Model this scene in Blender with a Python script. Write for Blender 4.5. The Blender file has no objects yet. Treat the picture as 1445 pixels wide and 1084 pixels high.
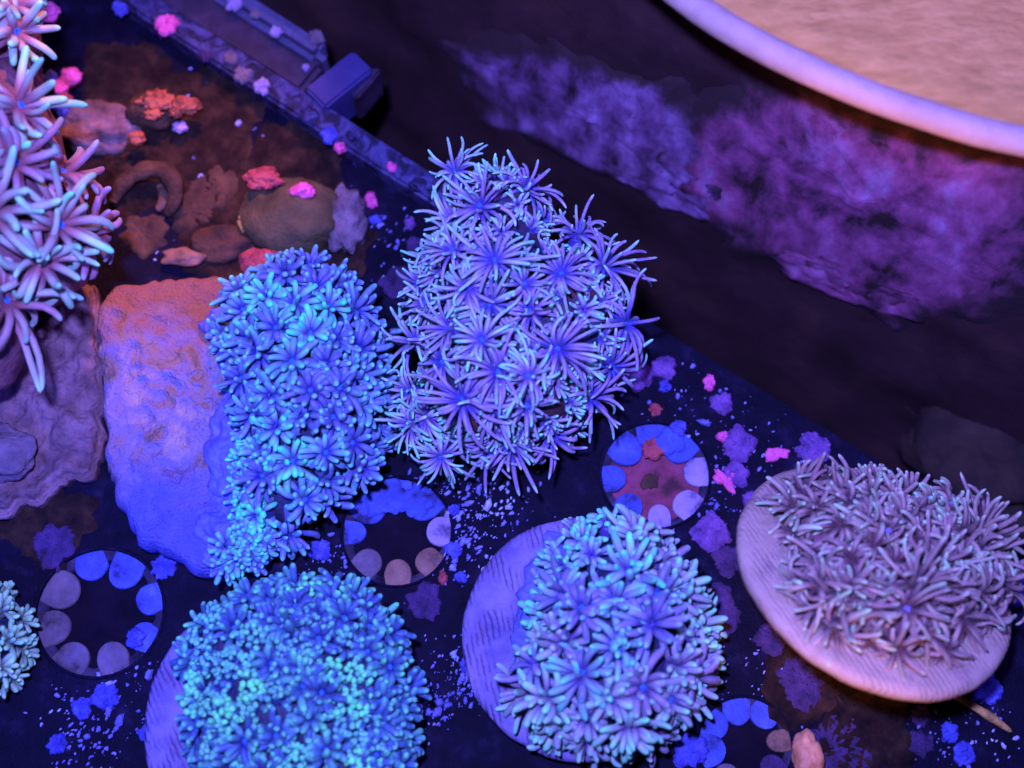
import bpy, bmesh, math, random
import numpy as np
from mathutils import Vector, Matrix, noise

R = math.radians
random.seed(7); rng = np.random.default_rng(7)
sc = bpy.context.scene
COL = sc.collection

# ------------------------------------------------------------------ camera
# one unit is about 1.5 cm of the tank
TH = R(18.0); D = 20.0; F = 2000.0
CAM = Vector((0, -D*math.sin(TH), D*math.cos(TH)))
FW = Vector((0, math.sin(TH), -math.cos(TH))); RT = Vector((1, 0, 0)); UP = Vector((0, math.cos(TH), math.sin(TH)))
cd = bpy.data.cameras.new('camera'); cam = bpy.data.objects.new('camera', cd); COL.objects.link(cam)
cam.location = CAM; cam.rotation_euler = (TH, 0, 0)
cd.sensor_width = 36; cd.lens = 36*F/1445; cd.clip_start = .1; cd.clip_end = 300
cd.dof.use_dof = True; cd.dof.focus_distance = 18.9; cd.dof.aperture_fstop = .135
sc.camera = cam
sc.unit_settings.scale_length = 0.015

# ------------------------------------------------------------------ world, lamps, exposure
w = bpy.data.worlds.new('World'); sc.world = w; w.use_nodes = True
bg = w.node_tree.nodes['Background']; bg.inputs[0].default_value = (.16, .10, .75, 1); bg.inputs[1].default_value = .03
def lamp(name, kind, loc, target, energy, color, size=1.0, spot=40, blend=1.0):
    l = bpy.data.lights.new(name, kind); l.energy = energy; l.color = color
    if kind == 'AREA': l.shape = 'DISK'; l.size = size
    else: l.shadow_soft_size = size
    if kind == 'SPOT': l.spot_size = R(spot); l.spot_blend = blend
    o = bpy.data.objects.new(name, l); COL.objects.link(o); o.location = loc
    o.rotation_euler = (Vector(target)-Vector(loc)).to_track_quat('-Z', 'Y').to_euler()
    return o
BLUE = (.20, .22, 1.0)
lamp('reef_and_added_light', 'AREA', (-1.5, -4.0, 21), (-.6, -1.2, 0), 14200, BLUE, 1.2)
lamp('reef_and_added_light', 'AREA', (8, 5, 17), (0, -1, 0), 2000, (.20, .13, 1.0), 1.4)
lamp('added_warm_spot', 'SPOT', (-2.5, 13, 14), (-5.4, 2.3, 0), 20000, (1, .34, .13), .6, 22)  # added warm spot that tints the slab's upper end and the rubble
lamp('reef_and_added_light', 'SPOT', (-13, -10, 12), (-5.2, -2.2, 0), 14000, (.03, .06, 1.0), .5, 26)  # added blue spot for the blue fringe at lower left, outside the reef fixture
lamp('added_warm_spot', 'SPOT', (2, -14, 13), (4.1, -3.5, .5), 9500, (1, .45, .22), .5, 13)  # added warm spot that tints the tilted disc's lower left
lamp('added_warm_spot', 'SPOT', (-1, -5, 11), (6.4, 5.4, 4.6), 2300, (1, .42, .17), .8, 40)  # added warm spot for the peach panel of the rim
lamp('added_warm_spot', 'SPOT', (2.5, -4.5, 4.4), (5.4, 4.6, 4.7), 1900, (1, .36, .10), .5, 36)  # low added spot that gives the rim its orange inner edge
vs = sc.view_settings; vs.view_transform = 'Standard'; vs.look = 'None'; vs.exposure = 0; vs.gamma = 1
sc.render.engine = 'CYCLES'; sc.cycles.use_denoising = True; sc.cycles.max_bounces = 5
sc.cycles.diffuse_bounces = 3; sc.cycles.glossy_bounces = 2; sc.cycles.caustics_reflective = False; sc.cycles.caustics_refractive = False

# ------------------------------------------------------------------ helpers
def ray(px, py): return (FW + RT*((px-722.5)/F) + UP*((542-py)/F)).normalized()
def P(px, py, z=0.0):
    d = ray(px, py); return CAM + d*((z-CAM.z)/d.z)
def proj(p):
    v = Vector(p)-CAM; k = F/v.dot(FW); return (722.5+v.dot(RT)*k, 542-v.dot(UP)*k)
def inpoly(x, y, poly):
    c = False; n = len(poly); j = n-1
    for i in range(n):
        xi, yi = poly[i]; xj, yj = poly[j]
        if (yi > y) != (yj > y) and x < (xj-xi)*(y-yi)/(yj-yi)+xi: c = not c
        j = i
    return c
def fbm(v, oct=4):
    s = 0; a = 1.0; v = Vector(v)
    for _ in range(oct): s += a*noise.noise(v); v = v*2.03+Vector((3.1, 1.7, 5.3)); a *= .5
    return s
def mesh(name, verts, faces, smooth=True):
    me = bpy.data.meshes.new(name); me.from_pydata(verts, [], faces)
    if smooth: me.polygons.foreach_set('use_smooth', [True]*len(me.polygons))
    me.update(); return me
def obj(name, me, mat, parent=None, loc=None, rot=None):
    o = bpy.data.objects.new(name, me); COL.objects.link(o)
    if mat and me and not me.materials: me.materials.append(mat)
    if loc is not None: o.location = loc
    if rot is not None: o.rotation_mode = 'QUATERNION'; o.rotation_quaternion = rot
    if parent: o.parent = parent
    return o
def tag(o, label, cat=None, group=None, kind=None):
    o['label'] = label
    if cat: o['category'] = cat
    if group: o['group'] = group
    if kind: o['kind'] = kind
    return o
def thing(name, label, cat, loc, group=None):
    o = bpy.data.objects.new(name, None); COL.objects.link(o); o.location = loc; o.empty_display_size = .2
    return tag(o, label, cat, group)
def loc_of(root, v): return Vector(v)-root.location

# ------------------------------------------------------------------ materials
def new_mat(name):
    m = bpy.data.materials.new(name); m.use_nodes = True
    nt = m.node_tree; b = nt.nodes['Principled BSDF']
    return m, nt, b
def ramp(nt, stops, interp='LINEAR'):
    r = nt.nodes.new('ShaderNodeValToRGB'); cr = r.color_ramp; cr.interpolation = interp
    while len(cr.elements) < len(stops): cr.elements.new(.5)
    for e, (p, c) in zip(cr.elements, stops): e.position = p; e.color = (*c, 1)
    return r
def crust(name, stops, scale=3.0, bump=.35, rough=.75, fine=18.0, detail=6, spec=.25, dist=0.0, stretch=None):
    """mottled mineral / algae surface: noise driven colours, fine relief"""
    m, nt, b = new_mat(name); N = nt.nodes; L = nt.links
    tc = N.new('ShaderNodeTexCoord'); oi = N.new('ShaderNodeObjectInfo')
    ad = N.new('ShaderNodeVectorMath'); ad.operation = 'ADD'
    sp = N.new('ShaderNodeVectorMath'); sp.operation = 'SCALE'; sp.inputs[3].default_value = 37
    cx = N.new('ShaderNodeCombineXYZ'); L.new(oi.outputs['Random'], cx.inputs[0]); L.new(oi.outputs['Random'], cx.inputs[1])
    L.new(cx.outputs[0], sp.inputs[0]); L.new(sp.outputs[0], ad.inputs[1])
    src = tc.outputs['Object']
    if stretch:
        mp = N.new('ShaderNodeMapping'); mp.inputs['Rotation'].default_value = (0, 0, stretch[0]); mp.inputs['Scale'].default_value = (stretch[1], stretch[2], stretch[3] if len(stretch) > 3 else 1)
        L.new(src, mp.inputs[0]); src = mp.outputs[0]
    L.new(src, ad.inputs[0])
    n1 = N.new('ShaderNodeTexNoise'); n1.inputs['Scale'].default_value = scale; n1.inputs['Detail'].default_value = detail; n1.inputs['Roughness'].default_value = .62; n1.inputs['Distortion'].default_value = dist
    L.new(ad.outputs[0], n1.inputs['Vector'])
    rp = ramp(nt, stops); L.new(n1.outputs['Fac'], rp.inputs[0]); L.new(rp.outputs[0], b.inputs['Base Color'])
    n2 = N.new('ShaderNodeTexNoise'); n2.inputs['Scale'].default_value = fine; n2.inputs['Detail'].default_value = 5
    L.new(ad.outputs[0], n2.inputs['Vector'])
    bp = N.new('ShaderNodeBump'); bp.inputs['Strength'].default_value = bump; bp.inputs['Distance'].default_value = .06
    L.new(n2.outputs['Fac'], bp.inputs['Height']); L.new(bp.outputs[0], b.inputs['Normal'])
    b.inputs['Roughness'].default_value = rough; b.inputs['Specular IOR Level'].default_value = spec
    return m
def coral(name, base, mid, tip, teal, rough=.42):
    """polyp flesh: pigment runs from the oral disc to the tentacle tip (attribute 'pig': r along tentacle, g how tinted the tips are, b variation)"""
    m, nt, b = new_mat(name); N = nt.nodes; L = nt.links
    at = N.new('ShaderNodeAttribute'); at.attribute_name = 'pig'
    se = N.new('ShaderNodeSeparateColor'); L.new(at.outputs['Color'], se.inputs[0])
    r1 = ramp(nt, [(0, base), (.16, base), (.45, mid), (.80, mid), (.97, tip)]); L.new(se.outputs[0], r1.inputs[0])
    r2 = ramp(nt, [(0, base), (.25, mid), (.55, tip), (.9, teal)]); L.new(se.outputs[0], r2.inputs[0])
    mx = N.new('ShaderNodeMix'); mx.data_type = 'RGBA'
    L.new(se.outputs[1], mx.inputs[0]); L.new(r1.outputs[0], mx.inputs[6]); L.new(r2.outputs[0], mx.inputs[7])
    hs = N.new('ShaderNodeHueSaturation'); oi = N.new('ShaderNodeObjectInfo')
    m1 = N.new('ShaderNodeMapRange'); m1.inputs[3].default_value = .485; m1.inputs[4].default_value = .515; L.new(oi.outputs['Random'], m1.inputs[0]); L.new(m1.outputs[0], hs.inputs['Hue'])
    m2 = N.new('ShaderNodeMapRange'); m2.inputs[3].default_value = .62; m2.inputs[4].default_value = 1.12; L.new(se.outputs[2], m2.inputs[0]); L.new(m2.outputs[0], hs.inputs['Value'])
    L.new(mx.outputs[2], hs.inputs['Color']); L.new(hs.outputs[0], b.inputs['Base Color'])
    b.inputs['Roughness'].default_value = rough; b.inputs['Specular IOR Level'].default_value = .25
    b.inputs['Sheen Weight'].default_value = .12; b.inputs['Sheen Roughness'].default_value = .4; b.inputs['Sheen Tint'].default_value = (.6, .9, 1, 1)
    b.inputs['Subsurface Weight'].default_value = .25; b.inputs['Subsurface Scale'].default_value = .05; b.inputs['Subsurface Radius'].default_value = (.6, .7, 1)
    tcn = N.new('ShaderNodeTexCoord'); n2 = N.new('ShaderNodeTexNoise'); n2.inputs['Scale'].default_value = 28; L.new(tcn.outputs['Object'], n2.inputs['Vector'])
    bp = N.new('ShaderNodeBump'); bp.inputs['Strength'].default_value = .25; bp.inputs['Distance'].default_value = .02; L.new(n2.outputs['Fac'], bp.inputs['Height']); L.new(bp.outputs[0], b.inputs['Normal'])
    return m

M = {}
M['rack'] = crust('black_rack', [(.30, (.002, .0015, .007)), (.56, (.005, .003, .014)), (.68, (.012, .008, .03)), (.80, (.05, .04, .10))], 2.6, .4, .7, 26, 9, spec=.08)
M['rackhole'] = crust('dark_hole_floor', [(.3, (.003, .002, .006)), (.7, (.012, .006, .016))], 1.6, .2, .8, spec=.05)  # dark purple floor colour inside the holes
M['redfloor'] = crust('dark_red_crust', [(.34, (.05, .012, .015)), (.5, (.22, .03, .06)), (.72, (.30, .06, .14))], 2.2, .3, .7)
M['bluealgae'] = crust('blue_film', [(.34, (.02, .015, .06)), (.43, (.05, .06, .28)), (.6, (.07, .10, .40)), (.78, (.18, .18, .46))], 2.6, .5, .75, 24, 9)
M['mauvefilm'] = crust('mauve_film', [(.34, (.03, .02, .03)), (.42, (.09, .06, .08)), (.6, (.15, .10, .14)), (.8, (.22, .14, .19))], 2.2, .3, .75, 20, 8)
M['tanfilm'] = crust('tan_film', [(.34, (.05, .022, .015)), (.5, (.20, .09, .06)), (.75, (.32, .15, .10))], 2.8, .3, .6)
M['darkfilm'] = crust('dark_film', [(.34, (.010, .007, .014)), (.5, (.035, .025, .05)), (.7, (.08, .055, .10))], 3.0, .4, .8, 22, 8, spec=.1)
M['lilacfilm'] = crust('lilac_film', [(.34, (.08, .05, .12)), (.46, (.28, .19, .36)), (.75, (.42, .27, .42))], 2.6, .2, .6)
M['purple'] = crust('purple_coralline', [(.3, (.05, .02, .09)), (.5, (.16, .06, .24)), (.72, (.26, .10, .32))], 5, .8, .7, 22)
M['dimpurple'] = crust('dim_purple_coralline', [(.3, (.02, .012, .04)), (.55, (.06, .025, .10)), (.75, (.10, .04, .14))], 5, .8, .8, 22)
M['pink'] = crust('pink_coralline', [(.3, (.6, .07, .22)), (.6, (.85, .12, .38)), (.8, (.9, .18, .42))], 4, .6, .6, 24)
M['red'] = crust('red_coralline', [(.3, (.12, .02, .03)), (.5, (.40, .06, .07)), (.75, (.55, .10, .10))], 4, .8, .7, 22)
M['orange'] = crust('orange_coralline', [(.36, (.06, .015, .01)), (.5, (.36, .085, .045)), (.75, (.55, .15, .08))], 4, .7, .7, 22)
M['bluespot'] = crust('blue_coralline', [(.3, (.03, .03, .22)), (.5, (.07, .07, .4)), (.75, (.14, .14, .55))], 6, .8, .7, 26)
M['rail'] = crust('overgrown_rail', [(.38, (.008, .006, .02)), (.47, (.022, .016, .06)), (.55, (.05, .04, .13)), (.75, (.10, .08, .2))], 3.6, .6, .7, 14, 8, dist=1.2)
M['block'] = crust('blue_acrylic', [(.3, (.03, .022, .10)), (.7, (.05, .04, .15))], 3, .15, .45, 40)
M['darkbar'] = crust('dark_bar', [(.3, (.02, .012, .024)), (.6, (.05, .026, .055)), (.8, (.09, .05, .10))], 2.5, .3, .6, 20)
M['greybar'] = crust('grey_bar', [(.3, (.05, .04, .09)), (.6, (.10, .08, .16)), (.8, (.18, .14, .26))], 3.5, .4, .6, 20)
M['brown'] = crust('brown_algae', [(.3, (.025, .011, .009)), (.55, (.08, .034, .02)), (.8, (.16, .07, .04))], 2.6, .6, .85, 16)
M['rockbrown'] = crust('brown_rock', [(.3, (.07, .035, .04)), (.5, (.20, .10, .11)), (.7, (.32, .17, .20))], 2.2, .9, .85, 12)
M['olive'] = crust('olive_film', [(.3, (.04, .028, .015)), (.55, (.10, .065, .03)), (.8, (.17, .11, .06))], 1.8, .5, .8, 20)
M['murk'] = crust('brown_film', [(.32, (.006, .003, .004)), (.5, (.022, .010, .008)), (.66, (.05, .022, .014)), (.82, (.13, .06, .035))], 2.6, .6, .85, 16, 9, spec=.08)
M['greymauve'] = crust('grey_mauve', [(.3, (.08, .05, .07)), (.6, (.2, .13, .17)), (.8, (.28, .2, .26))], 2.2, .6, .8, 20)
M['floor'] = crust('tank_floor', [(.3, (.004, .003, .004)), (.6, (.012, .006, .007)), (.8, (.03, .012, .01))], .7, .3, .8, 6, spec=.05)
M['wall'] = crust('dark_wall', [(.3, (.022, .010, .011)), (.52, (.042, .018, .021)), (.75, (.075, .032, .028))], .55, .3, .8, 5, spec=.05)
def feather(m, dark):
    """crust thins out into bare wall towards its border (attribute 'cover')"""
    nt = m.node_tree; N = nt.nodes; L = nt.links; b = N['Principled BSDF']
    at = N.new('ShaderNodeAttribute'); at.attribute_name = 'cover'
    tc = N.new('ShaderNodeTexCoord'); n = N.new('ShaderNodeTexNoise'); n.inputs['Scale'].default_value = 1.1; n.inputs['Detail'].default_value = 7; n.inputs['Roughness'].default_value = .65
    L.new(tc.outputs['Object'], n.inputs['Vector'])
    a = N.new('ShaderNodeMath'); a.operation = 'MULTIPLY_ADD'; L.new(at.outputs['Fac'], a.inputs[0]); a.inputs[1].default_value = .9; L.new(n.outputs['Fac'], a.inputs[2])
    mr = N.new('ShaderNodeMapRange'); mr.interpolation_type = 'SMOOTHSTEP'; mr.inputs[1].default_value = .62; mr.inputs[2].default_value = 1.0; L.new(a.outputs[0], mr.inputs[0])
    src = b.inputs['Base Color'].links[0].from_socket
    # pale growing edges of the overlapping crust plates
    mp = N.new('ShaderNodeMapping'); mp.inputs['Scale'].default_value = (1, 1, .4); L.new(tc.outputs['Object'], mp.inputs[0])
    wd = N.new('ShaderNodeMix'); wd.data_type = 'RGBA'; wd.inputs[0].default_value = .5; L.new(mp.outputs[0], wd.inputs[6]); L.new(n.outputs['Color'], wd.inputs[7])
    vo = N.new('ShaderNodeTexVoronoi'); vo.feature = 'DISTANCE_TO_EDGE'; vo.inputs['Scale'].default_value = 2.6; L.new(wd.outputs[2], vo.inputs['Vector'])
    ed = N.new('ShaderNodeMapRange'); ed.inputs[1].default_value = .0; ed.inputs[2].default_value = .09; ed.inputs[3].default_value = .5; ed.inputs[4].default_value = 0; L.new(vo.outputs['Distance'], ed.inputs[0])
    m0 = N.new('ShaderNodeMix'); m0.data_type = 'RGBA'; em = N.new('ShaderNodeMath'); em.operation = 'MULTIPLY'; nn = N.new('ShaderNodeTexNoise'); nn.inputs['Scale'].default_value = .9; L.new(mp.outputs[0], nn.inputs['Vector']); e2 = N.new('ShaderNodeMapRange'); e2.inputs[1].default_value = .5; e2.inputs[2].default_value = .68; L.new(nn.outputs['Fac'], e2.inputs[0]); L.new(ed.outputs[0], em.inputs[0]); L.new(e2.outputs[0], em.inputs[1]); L.new(em.outputs[0], m0.inputs[0]); L.new(src, m0.inputs[6]); m0.inputs[7].default_value = (.36, .18, .36, 1); src = m0.outputs[2]
    mx = N.new('ShaderNodeMix'); mx.data_type = 'RGBA'; L.new(mr.outputs[0], mx.inputs[0]); mx.inputs[6].default_value = (*dark, 1); L.new(src, mx.inputs[7]); L.new(mx.outputs[2], b.inputs['Base Color'])
    return m
M['wallcrust'] = crust('wall_coralline', [(.36, (.03, .011, .014)), (.43, (.12, .03, .07)), (.52, (.23, .05, .13)), (.60, (.31, .08, .19)), (.72, (.34, .17, .33))], 1.7, .6, .85, 5, 9, dist=.25, stretch=(0, 1, 1, .62))
M['wallcrustb'] = crust('wall_coralline_violet', [(.36, (.03, .014, .022)), (.44, (.10, .035, .09)), (.57, (.22, .09, .22)), (.72, (.32, .19, .38))], 1.9, .6, .85, 6, 9, dist=.25, stretch=(0, 1, 1, .62))
feather(M['wallcrust'], (.032, .014, .016)); feather(M['wallcrustb'], (.032, .014, .016))
M['rim'] = crust('pale_rim', [(.3, (.32, .22, .19)), (.7, (.44, .31, .27))], 1.6, .4, .65, 9, spec=.15)
M['rimtop'] = crust('peach_panel', [(.3, (.32, .16, .045)), (.5, (.44, .225, .065)), (.72, (.56, .30, .095))], 2.2, .8, .85, 7, 9, stretch=(.6, 1, 3.2))
M['darkrock'] = crust('murky_brown_rock', [(.3, (.014, .008, .008)), (.6, (.05, .025, .02)), (.8, (.09, .045, .03))], 1.2, .6, .9, 7)  # dark brown rock colour
M['shell'] = crust('orange_shell', [(.3, (.34, .12, .06)), (.6, (.72, .3, .16)), (.8, (.85, .42, .25))], 2.5, .3, .5, 12)
M['stick'] = crust('yellow_twig', [(.3, (.2, .1, .03)), (.6, (.5, .26, .07)), (.8, (.6, .36, .12))], 6, .5, .7, 20)
M['flake'] = crust('pale_flakes', [(.3, (.05, .05, .2)), (.5, (.16, .15, .42)), (.7, (.5, .5, .7))], 1.1, .3, .7)
M['tissue'] = crust('colony_tissue', [(.3, (.014, .012, .035)), (.55, (.03, .028, .08)), (.8, (.06, .06, .15))], 3, .6, .6, 14)
M['tissuered'] = crust('reddish_tissue', [(.3, (.10, .035, .05)), (.55, (.24, .09, .12)), (.8, (.34, .15, .18))], 2, .5, .6, 12)
M['tissuemix'] = crust('brown_violet_tissue', [(.36, (.10, .03, .03)), (.48, (.05, .025, .05)), (.6, (.03, .03, .09)), (.8, (.04, .08, .12))], 1.6, .6, .6, 14)
M['skirt'] = crust('violet_living_skin', [(.3, (.09, .10, .40)), (.55, (.14, .14, .50)), (.8, (.22, .18, .5))], 2.2, .5, .5, 16)
M['mouth'] = crust('blue_mouth', [(.3, (.02, .10, .62)), (.7, (.05, .20, .75))], 6, .2, .4, 20)
M['mouthpale'] = crust('violet_mouth', [(.3, (.16, .13, .5)), (.7, (.24, .18, .55))], 6, .2, .4, 20)

def disc_mat(name, c0, c1, c2, ang, dep=.8, grime=.45):
    """unglazed ceramic with parallel saw marks"""
    m = crust(name, [(.3, c0), (.55, c1), (.8, c2)], 1.6, .25, .8, 22)
    nt = m.node_tree; N = nt.nodes; L = nt.links; b = N['Principled BSDF']
    tc = N.new('ShaderNodeTexCoord'); mp = N.new('ShaderNodeMapping'); mp.inputs['Rotation'].default_value = (0, 0, ang); L.new(tc.outputs['Object'], mp.inputs[0])
    wv = N.new('ShaderNodeTexWave'); wv.inputs['Scale'].default_value = 4.2; wv.inputs['Distortion'].default_value = 4.0; wv.inputs['Detail'].default_value = 3; wv.inputs['Detail Scale'].default_value = .9; wv.inputs['Detail Roughness'].default_value = .7
    L.new(mp.outputs[0], wv.inputs['Vector'])
    pw = N.new('ShaderNodeMath'); pw.operation = 'POWER'; pw.inputs[1].default_value = .45; L.new(wv.outputs['Fac'], pw.inputs[0])
    bn = N.new('ShaderNodeTexNoise'); bn.inputs['Scale'].default_value = 2.3; bn.inputs['Detail'].default_value = 6; L.new(mp.outputs[0], bn.inputs['Vector'])
    br_ = N.new('ShaderNodeMapRange'); br_.inputs[1].default_value = .44; br_.inputs[2].default_value = .60; L.new(bn.outputs['Fac'], br_.inputs[0])
    mxm = N.new('ShaderNodeMath'); mxm.operation = 'MAXIMUM'; L.new(pw.outputs[0], mxm.inputs[0]); L.new(br_.outputs[0], mxm.inputs[1]); pw = mxm
    old = [n for n in N if n.type == 'BUMP'][0]
    bp = N.new('ShaderNodeBump'); bp.inputs['Strength'].default_value = dep; bp.inputs['Distance'].default_value = .05
    L.new(pw.outputs[0], bp.inputs['Height']); L.new(old.outputs[0], bp.inputs['Normal']); L.new(bp.outputs[0], b.inputs['Normal'])
    gr = N.new('ShaderNodeMapRange'); gr.inputs[1].default_value = .15; gr.inputs[2].default_value = .55; gr.inputs[3].default_value = grime; gr.inputs[4].default_value = 1.0; L.new(pw.outputs[0], gr.inputs[0])
    src = b.inputs['Base Color'].links[0].from_socket; mm = N.new('ShaderNodeVectorMath'); mm.operation = 'SCALE'; L.new(src, mm.inputs[0]); L.new(gr.outputs[0], mm.inputs[3])
    ns = N.new('ShaderNodeTexNoise'); ns.inputs['Scale'].default_value = 1.8; ns.inputs['Detail'].default_value = 8; ns.inputs['Roughness'].default_value = .7; L.new(tc.outputs['Object'], ns.inputs['Vector'])
    st = N.new('ShaderNodeMapRange'); st.inputs[1].default_value = .54; st.inputs[2].default_value = .70; st.inputs[3].default_value = 0; st.inputs[4].default_value = .7; L.new(ns.outputs['Fac'], st.inputs[0])
    mx = N.new('ShaderNodeMix'); mx.data_type = 'RGBA'; L.new(st.outputs[0], mx.inputs[0]); L.new(mm.outputs[0], mx.inputs[6]); mx.inputs[7].default_value = (.12, .06, .12, 1); L.new(mx.outputs[2], b.inputs['Base Color'])
    return m
M['ceramic'] = disc_mat('violet_ceramic', (.10, .07, .22), (.22, .16, .36), (.3, .22, .42), R(-12), .55)
M['ceramicpale'] = disc_mat('pale_ceramic', (.36, .23, .18), (.46, .30, .23), (.52, .35, .27), R(-50), .25, .72)

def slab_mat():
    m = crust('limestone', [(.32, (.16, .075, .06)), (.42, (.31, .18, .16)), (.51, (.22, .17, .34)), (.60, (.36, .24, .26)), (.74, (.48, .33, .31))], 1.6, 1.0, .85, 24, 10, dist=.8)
    # painted-in light: warm orange over the slab's upper end, blue over the lower end
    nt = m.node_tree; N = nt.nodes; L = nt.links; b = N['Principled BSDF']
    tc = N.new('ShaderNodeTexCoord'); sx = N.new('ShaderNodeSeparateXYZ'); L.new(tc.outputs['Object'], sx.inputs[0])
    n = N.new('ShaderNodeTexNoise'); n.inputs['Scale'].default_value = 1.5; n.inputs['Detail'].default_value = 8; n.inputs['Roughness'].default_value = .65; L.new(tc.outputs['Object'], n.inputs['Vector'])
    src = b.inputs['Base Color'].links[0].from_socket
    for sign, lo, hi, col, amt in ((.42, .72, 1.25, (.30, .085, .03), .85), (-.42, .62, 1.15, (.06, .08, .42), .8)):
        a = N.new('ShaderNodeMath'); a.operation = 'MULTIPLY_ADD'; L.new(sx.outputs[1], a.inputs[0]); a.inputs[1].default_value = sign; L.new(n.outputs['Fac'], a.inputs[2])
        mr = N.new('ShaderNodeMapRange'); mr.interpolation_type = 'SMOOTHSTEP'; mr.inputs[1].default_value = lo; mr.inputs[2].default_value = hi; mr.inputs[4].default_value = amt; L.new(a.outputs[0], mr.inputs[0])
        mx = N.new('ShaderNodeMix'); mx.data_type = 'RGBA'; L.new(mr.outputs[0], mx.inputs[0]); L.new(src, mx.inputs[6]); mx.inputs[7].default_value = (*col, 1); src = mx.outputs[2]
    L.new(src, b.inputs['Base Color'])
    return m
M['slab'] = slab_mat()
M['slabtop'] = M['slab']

V_A = coral('lavender_polyp', (.07, .05, .30), (.34, .22, .40), (.50, .74, .60), (.20, 1.0, .55))
V_B = coral('violet_polyp', (.035, .04, .26), (.15, .17, .42), (.22, .60, .54), (.10, 1.0, .50))
V_C = coral('bead_polyp', (.025, .035, .18), (.07, .13, .30), (.16, .56, .36), (.20, 1.0, .36))
V_D = coral('periwinkle_polyp', (.07, .06, .30), (.24, .20, .42), (.30, .56, .54), (.14, .95, .52))
V_E = coral('dusky_polyp', (.11, .045, .055), (.36, .21, .19), (.58, .56, .38), (.40, .9, .42))
V_F = coral('mauve_polyp', (.26, .07, .08), (.42, .20, .25), (.55, .75, .55), (.26, 1.0, .52))
V_D2 = coral('grey_mauve_polyp', (.09, .06, .20), (.30, .21, .34), (.42, .54, .46), (.25, .9, .48))
V_Fr = coral('rust_polyp', (.24, .06, .07), (.42, .18, .26), (.45, .34, .5), (.3, .7, .6))
V_G = coral('green_polyp', (.10, .12, .10), (.26, .34, .24), (.34, .6, .30), (.4, .85, .4))

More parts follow.
